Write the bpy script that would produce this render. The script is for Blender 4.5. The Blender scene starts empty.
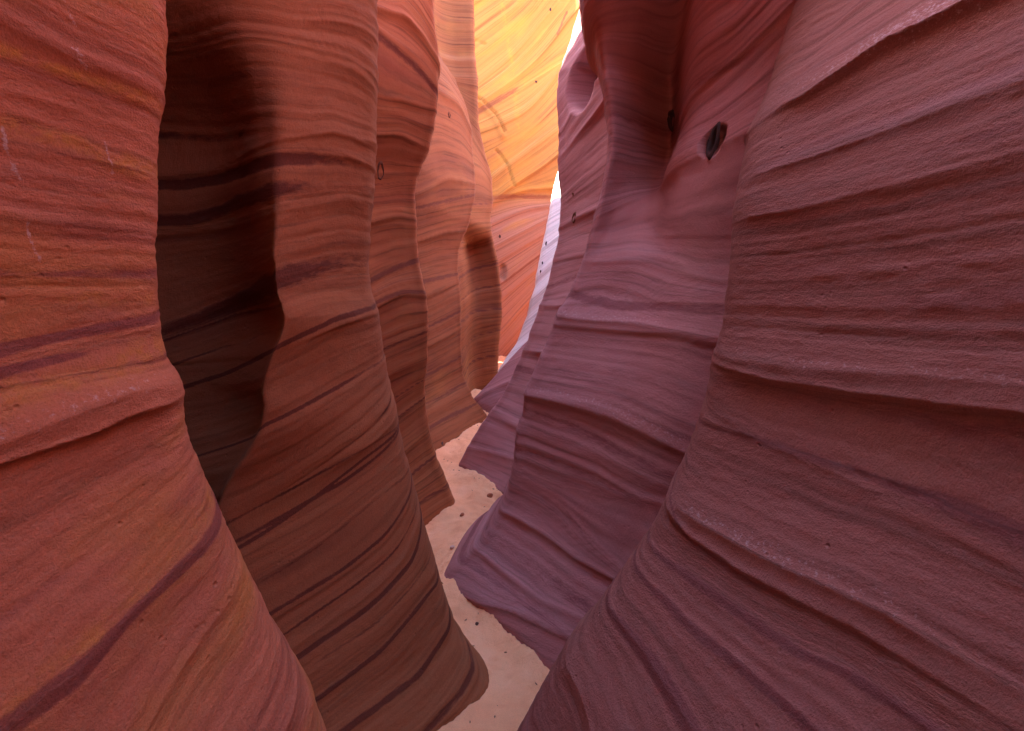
import bpy, math, random
import numpy as np

random.seed(7)
SC = bpy.context.scene
COL = SC.collection

# ------------------------------------------------------------------ camera
F = 512.0          # focal length in pixels of the 1024 px wide frame
CX, HY, CZ = 512.0, 290.0, 1.6
cam = bpy.data.cameras.new('camera')
cam.sensor_width = 36.0
cam.lens = 36.0 * F / 1024.0
cam.shift_y = -(365.5 - HY) / 1024.0
cam.clip_start, cam.clip_end = 0.02, 500.0
co = bpy.data.objects.new('camera', cam)
co.location = (0, 0, CZ)
co.rotation_euler = (math.radians(90), 0, 0)
COL.objects.link(co)
SC.camera = co

# ------------------------------------------------------------------ noise
def _h(ix, iy, seed):
    with np.errstate(over='ignore'):
        n = (ix.astype(np.int64) * 374761393 + iy.astype(np.int64) * 668265263 + seed * 144269504) & 0xffffffff
        n = ((n ^ (n >> 13)) * 1274126177) & 0xffffffff
        n = (n ^ (n >> 16)) & 0xffffffff
    return n.astype(np.float64) / 4294967295.0

def vnoise(x, y, seed=0):
    x, y = np.broadcast_arrays(np.asarray(x, float), np.asarray(y, float))
    ix, iy = np.floor(x), np.floor(y)
    fx, fy = x - ix, y - iy
    fx = fx * fx * fx * (fx * (fx * 6 - 15) + 10)
    fy = fy * fy * fy * (fy * (fy * 6 - 15) + 10)
    a, b = _h(ix, iy, seed), _h(ix + 1, iy, seed)
    c, d = _h(ix, iy + 1, seed), _h(ix + 1, iy + 1, seed)
    return (a + (b - a) * fx) * (1 - fy) + (c + (d - c) * fx) * fy * 1.0 - 0.5

def fbm(x, y, seed=0, oct=4, gain=0.5):
    s, a, f = 0.0, 1.0, 1.0
    for k in range(oct):
        s = s + a * vnoise(x * f + 13.7 * k, y * f + 7.1 * k, seed + k)
        a *= gain
        f *= 2.03
    return s

def smooth(x, e0, e1):
    t = np.clip((x - e0) / (e1 - e0), 0, 1)
    return t * t * (3 - 2 * t)

def catmull(pts, n=40):
    """centripetal Catmull-Rom through the points"""
    P = np.array(pts, float)
    P = np.vstack([2 * P[0] - P[1], P, 2 * P[-1] - P[-2]])
    out = []
    for i in range(1, len(P) - 2):
        p0, p1, p2, p3 = P[i - 1], P[i], P[i + 1], P[i + 2]
        t0 = 0.0
        t1 = t0 + max(np.linalg.norm((p1 - p0)[:2]), 1e-4) ** 0.5
        t2 = t1 + max(np.linalg.norm((p2 - p1)[:2]), 1e-4) ** 0.5
        t3 = t2 + max(np.linalg.norm((p3 - p2)[:2]), 1e-4) ** 0.5
        t = np.linspace(t1, t2, n, endpoint=False)[:, None]
        a1 = (t1 - t) / (t1 - t0) * p0 + (t - t0) / (t1 - t0) * p1
        a2 = (t2 - t) / (t2 - t1) * p1 + (t - t1) / (t2 - t1) * p2
        a3 = (t3 - t) / (t3 - t2) * p2 + (t - t2) / (t3 - t2) * p3
        b1 = (t2 - t) / (t2 - t0) * a1 + (t - t0) / (t2 - t0) * a2
        b2 = (t3 - t) / (t3 - t1) * a2 + (t - t1) / (t3 - t1) * a3
        out.append((t2 - t) / (t2 - t1) * b1 + (t - t1) / (t2 - t1) * b2)
    out.append(P[-2][None])
    return np.vstack(out)

def project(P):
    Y = np.maximum(P[..., 1], 0.05)
    return CX + F * P[..., 0] / Y, HY - F * (P[..., 2] - CZ) / Y

# ------------------------------------------------------------------ materials
def new_mat(name):
    m = bpy.data.materials.new(name)
    m.use_nodes = True
    nt = m.node_tree
    nt.nodes.clear()
    out = nt.nodes.new('ShaderNodeOutputMaterial')
    b = nt.nodes.new('ShaderNodeBsdfPrincipled')
    nt.links.new(b.outputs[0], out.inputs[0])
    return m, nt, b

class N:
    """small node-graph helper"""
    def __init__(s, nt): s.nt = nt
    def _set(s, sock, v):
        if hasattr(v, 'is_linked') or isinstance(v, bpy.types.NodeSocket): s.nt.links.new(v, sock)
        else: sock.default_value = v
    def math(s, op, a, b=0.0, c=None, clamp=False):
        n = s.nt.nodes.new('ShaderNodeMath'); n.operation = op; n.use_clamp = clamp
        s._set(n.inputs[0], a); s._set(n.inputs[1], b)
        if c is not None: s._set(n.inputs[2], c)
        return n.outputs[0]
    def attr(s, name):
        n = s.nt.nodes.new('ShaderNodeAttribute'); n.attribute_name = name
        return n.outputs['Fac']
    def vec(s, x, y, z):
        n = s.nt.nodes.new('ShaderNodeCombineXYZ')
        for i, v in enumerate((x, y, z)): s._set(n.inputs[i], v)
        return n.outputs[0]
    def obj(s):
        return s.nt.nodes.new('ShaderNodeTexCoord').outputs['Object']
    def noise(s, vec, scale=1.0, detail=3.0, rough=0.55, dist=0.0):
        n = s.nt.nodes.new('ShaderNodeTexNoise')
        s.nt.links.new(vec, n.inputs['Vector'])
        n.inputs['Scale'].default_value = scale
        n.inputs['Detail'].default_value = detail
        n.inputs['Roughness'].default_value = rough
        n.inputs['Distortion'].default_value = dist
        return n.outputs['Fac']
    def voro(s, vec, scale):
        n = s.nt.nodes.new('ShaderNodeTexVoronoi')
        s.nt.links.new(vec, n.inputs['Vector'])
        n.inputs['Scale'].default_value = scale
        return n.outputs['Distance'], n.outputs['Color']
    def ramp(s, fac, stops, interp='LINEAR'):
        n = s.nt.nodes.new('ShaderNodeValToRGB')
        n.color_ramp.interpolation = interp
        e = n.color_ramp.elements
        while len(e) < len(stops): e.new(0.5)
        for i, (p, c) in enumerate(stops):
            e[i].position = p
            e[i].color = (c[0], c[1], c[2], 1) if not isinstance(c, float) else (c, c, c, 1)
        s.nt.links.new(fac, n.inputs[0])
        return n.outputs[0]
    def mix(s, fac, a, b, mode='MIX'):
        n = s.nt.nodes.new('ShaderNodeMix'); n.data_type = 'RGBA'; n.blend_type = mode
        s._set(n.inputs[0], fac)
        for i, v in ((6, a), (7, b)):
            if isinstance(v, tuple): v = (v[0], v[1], v[2], 1)
            s._set(n.inputs[i], v)
        return n.outputs[2]
    def rng(s, v, a, b, c=0.0, d=1.0):
        n = s.nt.nodes.new('ShaderNodeMapRange'); n.clamp = True
        s._set(n.inputs[0], v)
        for i, x in enumerate((a, b, c, d)): n.inputs[i + 1].default_value = x
        return n.outputs[0]
    def bump(s, h, dist, strength, nrm=None):
        n = s.nt.nodes.new('ShaderNodeBump')
        n.inputs['Strength'].default_value = strength
        n.inputs['Distance'].default_value = dist
        s.nt.links.new(h, n.inputs['Height'])
        if nrm is not None: s.nt.links.new(nrm, n.inputs['Normal'])
        return n.outputs[0]

def sandstone(name, base, light, dark, ochre, stain, bands=7.0, lam=45.0, lam_amt=0.35, patch=0.5, grain=1.0, seed=0.0, size=1.0, pale=(0.55, 0.38, 0.34), low=None):
    """layered sandstone: bedding follows the surface's own strata coordinate"""
    m, nt, b = new_mat(name)
    g = N(nt)
    s, u = g.attr('strata'), g.attr('along')
    st, oc, pl = g.attr('stain'), g.attr('ochre'), g.attr('pale')
    P = g.obj()
    wob = g.noise(P, 2.2 / size, 3, 0.6)
    s2 = g.math('ADD', s, g.math('MULTIPLY', g.math('SUBTRACT', wob, 0.5), 0.045))
    vb = g.vec(g.math('MULTIPLY', u, 0.25 / size), seed, g.math('MULTIPLY', s2, bands / size))
    nb = g.noise(vb, 1.0, 4, 0.6)
    col = g.ramp(nb, [(0.28, dark), (0.44, base), (0.58, base), (0.74, light)])
    if low:      # the lower beds of this wall are a redder stone
        col = g.mix(g.rng(s2, low[0] - 0.25, low[0] + 0.25, 0.85, 0.0), col, low[1])
    # fine laminae
    vl = g.vec(g.math('MULTIPLY', u, 0.9 / size), seed + 3.1, g.math('MULTIPLY', s2, lam / size))
    nl = g.noise(vl, 1.0, 3, 0.65)
    fl = g.ramp(nl, [(0.30, 1.0 - lam_amt), (0.5, 1.0), (0.72, 1.0 + 0.25 * lam_amt)])
    col = g.mix(1.0, col, fl, 'MULTIPLY')
    # thin dark streaks that come and go along the beds
    vk = g.vec(g.math('MULTIPLY', u, 1.2 / size), seed + 9.4, g.math('MULTIPLY', s2, 26.0 / size))
    nk = g.noise(vk, 1.0, 2, 0.5)
    fk = g.rng(nk, 0.62, 0.74, 0.0, 0.35)
    col = g.mix(fk, col, stain)
    # ochre patches
    npt = g.noise(g.vec(g.math('MULTIPLY', u, 1.6 / size), seed + 5.0, g.math('MULTIPLY', s2, 4.0 / size)), 1.0, 4, 0.6)
    fo = g.rng(npt, 0.52, 0.72, 0.0, patch)
    brk = g.noise(P, 26 / size, 4, 0.7)
    oc2 = g.math('MULTIPLY', oc, g.rng(brk, 0.38, 0.66, 0.05, 0.95))
    fo = g.math('MAXIMUM', fo, oc2)
    col = g.mix(fo, col, ochre)
    # dark bedding stains with ragged rims
    rag = g.noise(g.vec(g.math('MULTIPLY', u, 14.0 / size), seed, g.math('MULTIPLY', s2, 60.0 / size)), 1.0, 4, 0.7)
    sf = g.math('ADD', st, g.math('MULTIPLY', g.math('SUBTRACT', rag, 0.5), 1.1))
    sf = g.rng(sf, 0.28, 0.66, 0.0, 0.80)
    sf = g.math('MULTIPLY', sf, g.rng(st, 0.02, 0.15))
    col = g.mix(sf, col, stain)
    # pale scuffs, streaks and the highlights painted on ledge crests
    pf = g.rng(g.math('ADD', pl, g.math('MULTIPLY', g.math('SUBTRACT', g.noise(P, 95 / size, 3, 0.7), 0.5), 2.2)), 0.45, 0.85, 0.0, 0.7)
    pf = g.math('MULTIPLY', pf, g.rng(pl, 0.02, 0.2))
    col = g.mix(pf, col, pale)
    # grain speckle
    gr = g.noise(P, 240 / size, 3, 0.75)
    col = g.mix(1.0, col, g.ramp(gr, [(0.25, 0.80), (0.5, 1.0), (0.75, 1.16)]), 'MULTIPLY')
    nt.links.new(col, b.inputs['Base Color'])
    b.inputs['Roughness'].default_value = 0.88
    b.inputs['Specular IOR Level'].default_value = 0.22
    # relief: lumps stretched along the beds, grains and pits
    vm = g.vec(g.math('MULTIPLY', u, 38 / size), seed, g.math('MULTIPLY', s2, 95 / size))
    nm = g.noise(vm, 1.0, 4, 0.65)
    dist, _ = g.voro(P, 34 / size)
    sel = g.noise(P, 9 / size, 2, 0.5)
    pit = g.math('MULTIPLY', g.rng(dist, 0.05, 0.20, 1.0, 0.0), g.rng(sel, 0.60, 0.66))
    mid = g.noise(g.vec(g.math('MULTIPLY', u, 70 / size), seed + 2, g.math('MULTIPLY', s2, 130 / size)), 1.0, 3, 0.7)
    h = g.math('ADD', g.math('MULTIPLY', nm, 0.5), g.math('MULTIPLY', gr, 0.5))
    h = g.math('ADD', h, g.math('MULTIPLY', mid, 0.7))
    h = g.math('SUBTRACT', h, g.math('MULTIPLY', pit, 0.9))
    nrm = g.bump(h, 0.006 * size, 0.55 * grain)
    nt.links.new(nrm, b.inputs['Normal'])
    return m

# ------------------------------------------------------------------ objects
def tag(o, label=None, cat=None, group=None, kind=None):
    if label: o['label'] = label
    if cat: o['category'] = cat
    if group: o['group'] = group
    if kind: o['kind'] = kind
    return o

def mesh_np(name, verts, quads, mat, attrs=None, ngons=(), parent=None, flat=False):
    me = bpy.data.meshes.new(name)
    nv, nq = len(verts), len(quads)
    me.vertices.add(nv)
    me.vertices.foreach_set('co', np.asarray(verts, np.float32).ravel())
    loops = np.asarray(quads, np.int32).ravel()
    starts = np.arange(nq, dtype=np.int32) * 4
    for ng in ngons:
        starts = np.append(starts, len(loops)).astype(np.int32)
        loops = np.append(loops, np.asarray(ng, np.int32))
    me.loops.add(len(loops))
    me.loops.foreach_set('vertex_index', loops)
    me.polygons.add(len(starts))
    me.polygons.foreach_set('loop_start', starts)
    sm = np.ones(len(starts), bool)
    if flat: sm[:] = False
    sm[nq:] = False
    me.update(calc_edges=True)
    me.polygons.foreach_set('use_smooth', sm)
    for k, a in (attrs or {}).items():
        at = me.attributes.new(k, 'FLOAT', 'POINT')
        at.data.foreach_set('value', np.asarray(a, np.float32).ravel())
    me.validate()
    me.materials.append(mat)
    o = bpy.data.objects.new(name, me)
    COL.objects.link(o)
    if parent: o.parent = parent
    return o

WALLS = {}

def wall(key, side, depth, edge, ext, profiles, mat, label, group=None, ridges=(), stains=(), top=7.0, c=0.0036,
         lam=0.004, lump=0.012, seed=1, scoops=(), outer=7.0, zlow=-0.35, tilt=0.0, cat='rock wall', smooth_rows=3,
         lumpf=1.0, name='canyon_wall', refpx=None, slope=0.7, marks=()):
    """A buttress of canyon rock.  edge: its traced rim (px, py) at `depth`; ext: (z, X) of the rim above the frame.
    profiles: [(z, [(t, dy) ... from the near end to the far hidden end])], offsets of the plan outline from the rim point,
    t pointing into the rock."""
    # rim as X(z)
    ez = [CZ - (py - HY) * depth / F for px, py in edge]
    ex = [(px - CX) * depth / F for px, py in edge]
    for z, X in ext:
        ez.append(z); ex.append(X)
    o = np.argsort(ez)
    ez, ex = np.array(ez)[o], np.array(ex)[o]
    # rows
    zs, z = [], zlow
    zvis = CZ + HY * depth / F + 0.15
    while z < top:
        zs.append(z)
        z += c * depth * (1.0 if -0.05 < z < zvis else 6.0)
    zs.append(top)
    zs = np.array(zs)
    # plan profiles, blended over height
    pz = np.array([p[0] for p in profiles])
    curves = [catmull(p[1]) for p in profiles]
    zi = np.clip(np.interp(zs, pz, np.arange(len(pz))), 0, len(pz) - 1)
    ref = curves[0] if len(curves) == 1 else np.mean(curves, axis=0)
    seg = np.linalg.norm(np.diff(ref, axis=0), axis=1)
    arc = np.concatenate([[0], np.cumsum(seg)])
    # column sampling: finer where the wall is near the rim's depth
    us, a = [], 0.0
    while a < arc[-1]:
        us.append(a)
        dy = np.interp(a, arc, ref[:, 1])
        t = np.interp(a, arc, ref[:, 0])
        Y = depth + dy
        st = c * max(Y, 0.35)
        if Y < 0.3 or ((dy > 0.5 or t > 2.5) and key != 'F'): st = max(st * 8, 0.03)
        a += st
    us.append(arc[-1])
    us = np.array(us)
    cs = [np.stack([np.interp(us, arc, cv[:, 0]), np.interp(us, arc, cv[:, 1])], 1) for cv in curves]
    lo = np.floor(zi).astype(int); hi = np.minimum(lo + 1, len(cs) - 1); fr = (zi - lo)
    fr = fr * fr * (3 - 2 * fr)
    C = np.stack(cs)
    prof = C[lo] * (1 - fr)[:, None, None] + C[hi] * fr[:, None, None]     # rows, cols, 2
    Xn = np.interp(zs, ez, ex)
    k = smooth_rows
    ker = np.exp(-0.5 * (np.arange(-3 * k, 3 * k + 1) / k) ** 2); ker /= ker.sum()
    sm = lambda v: np.convolve(np.pad(v, 3 * k, mode='edge'), ker, mode='valid')
    P = np.zeros((len(zs), len(us), 3))
    P[..., 2] = zs[:, None]
    P[..., 1] = depth + prof[..., 1]
    P[..., 0] = Xn[:, None] + side * prof[..., 0]
    # make the rim seen from the slot lie on the traced line
    epx = CX + ex * F / depth; epy = HY - (ez - CZ) * F / depth
    oo = np.argsort(epy)
    vis = (P[0, :, 1] > 0.4)
    rows = np.arange(len(zs))
    for it in range(4):
        px, py = project(P)
        q = np.where(vis[None], -side * px, -1e9)
        am = np.argmax(q, 1)
        tp = np.interp(py[rows, am], epy[oo], epx[oo])
        d = (tp - px[rows, am]) * P[rows, am, 1] / F
        P[..., 0] += sm(d)[:, None]
    am_s = int(np.median(am))
    base = P.copy()
    # traced line -> (along, height) on this wall
    px, py = project(P)
    seen = (np.arange(len(us))[None] <= am[:, None]) & vis[None]
    ppx, ppy = np.where(seen, px, 1e6), np.where(seen, py, 1e6)
    def on_wall(x, y):
        i = np.argmin((ppx - x) ** 2 + (ppy - y) ** 2)
        r, cc = divmod(i, len(us))
        return r, cc
    def line(pts):
        q = [on_wall(p[0], p[1]) for p in pts]
        uu = np.array([us[cc] for r, cc in q]); zz = np.array([zs[r] for r, cc in q])
        amp = np.array([p[2] if len(p) > 2 else 1.0 for p in pts], float)
        o = np.argsort(uu); uu, zz, amp = uu[o], zz[o], amp[o]
        keep = np.concatenate([[True], np.diff(uu) > 1e-6]); uu, zz, amp = uu[keep], zz[keep], amp[keep]
        zl = np.interp(us, uu, zz); al = np.interp(us, uu, amp)
        ex1, ex2 = (0.6, 0.25) if key != 'F' else (2.5, 2.5)
        if len(uu) > 1:
            sl = np.clip((zz[1] - zz[0]) / max(uu[1] - uu[0], 0.02), -slope, slope); du = np.maximum(uu[0] - us, 0)
            zl -= sl * ex1 * (1 - np.exp(-du / ex1))
            sl = np.clip((zz[-1] - zz[-2]) / max(uu[-1] - uu[-2], 0.02), -slope, slope); du = np.maximum(us - uu[-1], 0)
            zl += sl * ex2 * (1 - np.exp(-du / ex2))
        ks = 5 if key != 'F' else 9
        kk = np.ones(2 * ks + 1) / (2 * ks + 1)
        zl = np.convolve(np.pad(zl, ks, mode='edge'), kk, mode='valid')
        return zl, al
    guides = []
    U = np.broadcast_to(us[None], P.shape[:2]); Z = np.broadcast_to(zs[:, None], P.shape[:2])
    D = np.zeros(P.shape[:2]); stain = np.zeros_like(D); och = np.zeros_like(D)
    rl = []
    for r in ridges:
        zl, al = line(r['p'])
        rl.append((zl, al, r)); guides.append(zl)
    for s in stains:
        zl, al = line(s['p'])
        w = s['w'] * depth / F
        wob = 1 + 0.9 * vnoise(us * 6 / max(depth, 1), us * 0 + 3.3, seed + 50)
        dz = (Z - zl[None])
        fade = np.clip(0.95 + 0.9 * vnoise(us * 3.1 / max(depth, 1), us * 0 + 8.8 + len(guides), seed + 60), 0.3, 1.0)
        v = np.exp(-(np.abs(dz) / (w * wob[None])) ** 3) * (al * fade)[None]
        if s.get('c', 'd') == 'd': stain = np.maximum(stain, v)
        else: och = np.maximum(och, v)
        if s.get('g', True): guides.append(zl)
    # strata coordinate
    ST = Z + tilt * U
    if guides:
        G = np.array(guides)
        rc = am_s if refpx is None else on_wall(*refpx)[1]
        G = G[np.argsort(G[:, rc])]
        zb = G[:, rc].copy()
        G = np.maximum.accumulate(G + np.arange(len(G))[:, None] * 1e-4, axis=0)
        zb = np.maximum.accumulate(zb + np.arange(len(G)) * 1e-4)
        ST = np.zeros_like(D)
        for j in range(len(us)):
            xs = np.concatenate([[G[0, j] - 20], G[:, j], [G[-1, j] + 20]])
            ys = np.concatenate([[zb[0] - 20], zb, [zb[-1] + 20]])
            ST[:, j] = np.interp(zs, xs, ys)
    # relief
    sc = max(depth / 1.5, 1.0)
    D += 0.6 * lump * fbm(U * 1.1 / sc * lumpf, Z * 1.6 / sc * lumpf, seed, 4) * 2
    D += 0.5 * lam * sc ** 0.5 * (1.6 * fbm(U * 0.3 / sc + 5, ST * 11 / sc, seed + 20, 4, 0.62))
    D += 0.0013 * fbm(U * 16 / sc, ST * 44 / sc, seed + 30, 3, 0.6) * 2
    taper = 0.30 + 0.70 * smooth(np.abs(us - us[am_s]), 0.0, 0.16 * depth ** 0.7)
    D += (0.0014 if depth < 1.6 else 0.0019) * sc ** 0.6 * fbm(U * 0.5 / sc, ST * 52 / sc, seed + 40, 3, 0.65) * 2
    for zl, al, r in rl:
        t = Z - zl[None]
        up, dn = r.get('up', 0.12), r.get('dn', 0.03)
        var = 1 + 0.5 * vnoise(us * 2.3 / sc, us * 0 + 1.7, seed + 77)[None]
        prof_r = np.where(t > 0, np.exp(-np.maximum(t, 0) / up), np.exp(np.minimum(t, 0) / dn))
        # soften the very crest
        lip = np.where(t > 0, np.exp(-np.maximum(t, 0) / (up * 0.16)), np.exp(np.minimum(t, 0) / (dn * 0.3)))
        D += taper[None] * r['a'] * al[None] * var * (0.85 * prof_r + 0.22 * lip)
    pale = np.zeros_like(D)
    for pts, w, kind, amt in marks:      # traced marks: scuffs, joints, cracks, folds
        q = [on_wall(*p) for p in pts]
        uv = np.array([(us[cc], zs[r]) for r, cc in q])
        wm = w * depth / F
        dist = np.full(D.shape, 1e9)
        for a, b in zip(uv[:-1], uv[1:]):
            d = b - a
            t = np.clip(((U - a[0]) * d[0] + (Z - a[1]) * d[1]) / max(d @ d, 1e-9), 0, 1)
            dist = np.minimum(dist, np.hypot(U - a[0] - t * d[0], Z - a[1] - t * d[1]))
        v = np.exp(-(dist / wm) ** 2)
        if kind == 'pale': pale = np.maximum(pale, v * amt)
        elif kind == 'ochre': och = np.maximum(och, v * amt)
        elif kind == 'stain': stain = np.maximum(stain, v * amt)
        else: D += v * amt
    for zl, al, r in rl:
        if r.get('bed_highlight'):  # pale layer colour on the crest, also painted as the ledge's highlight
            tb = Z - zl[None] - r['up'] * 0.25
            pale = np.maximum(pale, r['bed_highlight'] * al[None] * np.exp(-(tb / (r['up'] * 0.45)) ** 2) * (0.8 + 0.6 * fbm(U * 1.5, ST * 30, seed + 66, 3)))
    for s in scoops:       # hollows: (px, py, half width px, half height px, depth m, tilt)
        r0, c0 = on_wall(s[0], s[1])
        Y0 = P[r0, c0, 1]
        du, dz = (U - us[c0]) * 1.0, Z - zs[r0]
        ru, rz = s[2], s[3]
        ca, sa = math.cos(s[5]), math.sin(s[5])
        q = ((du * ca + dz * sa) / ru) ** 2 + ((-du * sa + dz * ca) / rz) ** 2
        D -= s[4] * smooth(1 - q, 0.0, s[6] if len(s) > 6 else 0.5)
    dPu = np.gradient(base, us, axis=1); dPz = np.gradient(base, zs, axis=0)
    nrm = np.cross(dPu, dPz)
    nrm /= np.linalg.norm(nrm, axis=2, keepdims=True) + 1e-9
    ref_dir = np.array([-side, -1.0, 0.0])
    if (nrm[:, :am_s] @ ref_dir).mean() < 0: nrm = -nrm
    P = base + nrm * D[..., None]
    # the outer block of rock behind the face
    nr, nc = P.shape[:2]
    Xo = side * outer
    e1 = np.stack([np.full(nr, Xo), P[:, -1, 1], zs], 1)
    e0 = np.stack([np.full(nr, Xo), P[:, 0, 1], zs], 1)
    if key == 'F':          # this one stands across the end: its block lies behind it
        e1 = np.stack([P[:, -1, 0] - 1, np.full(nr, 18.0), zs], 1)
        e0 = np.stack([P[:, 0, 0] + 1, np.full(nr, 18.0), zs], 1)
    V = np.concatenate([P, e1[:, None], e0[:, None]], 1)
    nc2 = nc + 2
    ext2 = lambda a: np.concatenate([a, a[:, -1:], a[:, :1]], 1)
    i = np.arange(nr - 1)[:, None] * nc2 + np.arange(nc2)[None]
    j = np.arange(nr - 1)[:, None] * nc2 + (np.arange(nc2)[None] + 1) % nc2
    quads = np.stack([i, j, j + nc2, i + nc2], -1).reshape(-1, 4)
    if side > 0: quads = quads[:, ::-1]
    cap = (nr - 1) * nc2 + np.arange(nc2)
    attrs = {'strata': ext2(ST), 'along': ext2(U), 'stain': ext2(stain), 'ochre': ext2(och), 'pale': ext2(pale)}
    # the big ledges are parts of their own, cut along the grid so the stone runs on without a seam
    gu = np.gradient(P, axis=1); gz = np.gradient(P, axis=0)
    vn = np.cross(gu, gz); vn /= np.linalg.norm(vn, axis=2, keepdims=True) + 1e-12
    if (vn[:, :am_s] @ ref_dir).mean() < 0: vn = -vn
    en = np.zeros((nr, 1, 3)); en[..., 1] = 1.0
    vn = np.concatenate([vn, en, en], 1).reshape(-1, 3)
    own = np.zeros((nr - 1, nc2), int)
    names = []
    for zl, al, r in rl:
        if not r.get('ledge'): continue
        names.append(r['ledge'])
        zc = 0.5 * (zs[1:] + zs[:-1])[:, None] - zl[None]
        m = (zc < r['up'] * 0.7) & (zc > -r['dn'] * 1.5) & (np.arange(nc)[None] < am_s + 6) & (P[0, :, 1] > 0.25)[None]
        own[:, :nc][m & (own[:, :nc] == 0)] = len(names)
    own = own.reshape(-1)
    Vf = V.reshape(-1, 3)
    ob = mesh_np(name, Vf, quads[own == 0], mat, attrs, [cap if side < 0 else cap[::-1]])
    if names:
        ob.data.normals_split_custom_set_from_vertices(vn.tolist())
    for k, lab in enumerate(names):
        qk = quads[own == k + 1]
        ids, inv = np.unique(qk, return_inverse=True)
        lo_ = mesh_np('ledge', Vf[ids], inv.reshape(-1, 4), mat, {n_: a_.reshape(-1)[ids] for n_, a_ in attrs.items()}, parent=ob)
        lo_.data.normals_split_custom_set_from_vertices(vn[ids].tolist())
        lo_['label'] = lab
    tag(ob, label, cat, group, 'thing')
    WALLS[key] = (ob, P, nrm, on_wall)
    return ob

LG = 'sandstone buttresses of the left canyon side'
RG = 'sandstone buttresses of the right canyon side'

# colours of the stone itself
M_L1 = sandstone('pink_red_sandstone', (0.43, 0.138, 0.074), (0.53, 0.22, 0.155), (0.30, 0.084, 0.054), (0.47, 0.185, 0.038), (0.19, 0.050, 0.045), bands=4, lam_amt=0.3, patch=0.7, grain=1.5, seed=1)
M_L2 = sandstone('orange_brown_sandstone', (0.33, 0.112, 0.050), (0.40, 0.155, 0.085), (0.26, 0.082, 0.038), (0.35, 0.13, 0.035), (0.085, 0.018, 0.014), bands=6, lam_amt=0.24, patch=0.15, grain=0.8, seed=11)
M_L3 = sandstone('banded_orange_sandstone', (0.36, 0.110, 0.044), (0.47, 0.185, 0.095), (0.25, 0.066, 0.034), (0.43, 0.17, 0.045), (0.13, 0.032, 0.022), bands=7, lam_amt=0.45, patch=0.25, grain=0.6, seed=21)
M_L4 = sandstone('light_orange_sandstone', (0.25, 0.074, 0.028), (0.34, 0.128, 0.062), (0.17, 0.043, 0.021), (0.40, 0.155, 0.04), (0.13, 0.034, 0.022), bands=6, lam_amt=0.5, patch=0.3, grain=0.6, seed=31, size=1.5)
M_F = sandstone('golden_sandstone', (0.42, 0.155, 0.038), (0.54, 0.29, 0.10), (0.32, 0.085, 0.03), (0.54, 0.22, 0.03), (0.22, 0.055, 0.028), bands=9, lam=60, lam_amt=0.45, patch=0.6, grain=0.7, seed=41, size=2.5, low=(3.75, (0.36, 0.155, 0.115)))
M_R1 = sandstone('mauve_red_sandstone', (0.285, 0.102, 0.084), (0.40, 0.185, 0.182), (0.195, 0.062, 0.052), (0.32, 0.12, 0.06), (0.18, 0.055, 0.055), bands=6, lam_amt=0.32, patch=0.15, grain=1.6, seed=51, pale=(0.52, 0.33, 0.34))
M_R2 = sandstone('mauve_sandstone', (0.41, 0.170, 0.168), (0.54, 0.285, 0.305), (0.28, 0.100, 0.093), (0.38, 0.16, 0.09), (0.22, 0.07, 0.072), bands=7, lam_amt=0.36, patch=0.12, grain=1.0, seed=61, pale=(0.60, 0.40, 0.42))
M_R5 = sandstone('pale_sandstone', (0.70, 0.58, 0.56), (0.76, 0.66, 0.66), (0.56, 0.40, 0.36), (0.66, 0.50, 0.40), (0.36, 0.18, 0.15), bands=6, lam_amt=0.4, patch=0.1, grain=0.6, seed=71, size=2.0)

def R(p, a=0.02, up=0.12, dn=0.03, ledge=None, bed_highlight=0.0): return dict(p=p, a=a, up=up, dn=dn, ledge=ledge, bed_highlight=bed_highlight)
def S(p, w=4, c='d', g=True): return dict(p=p, w=w, c=c, g=g)

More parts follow.
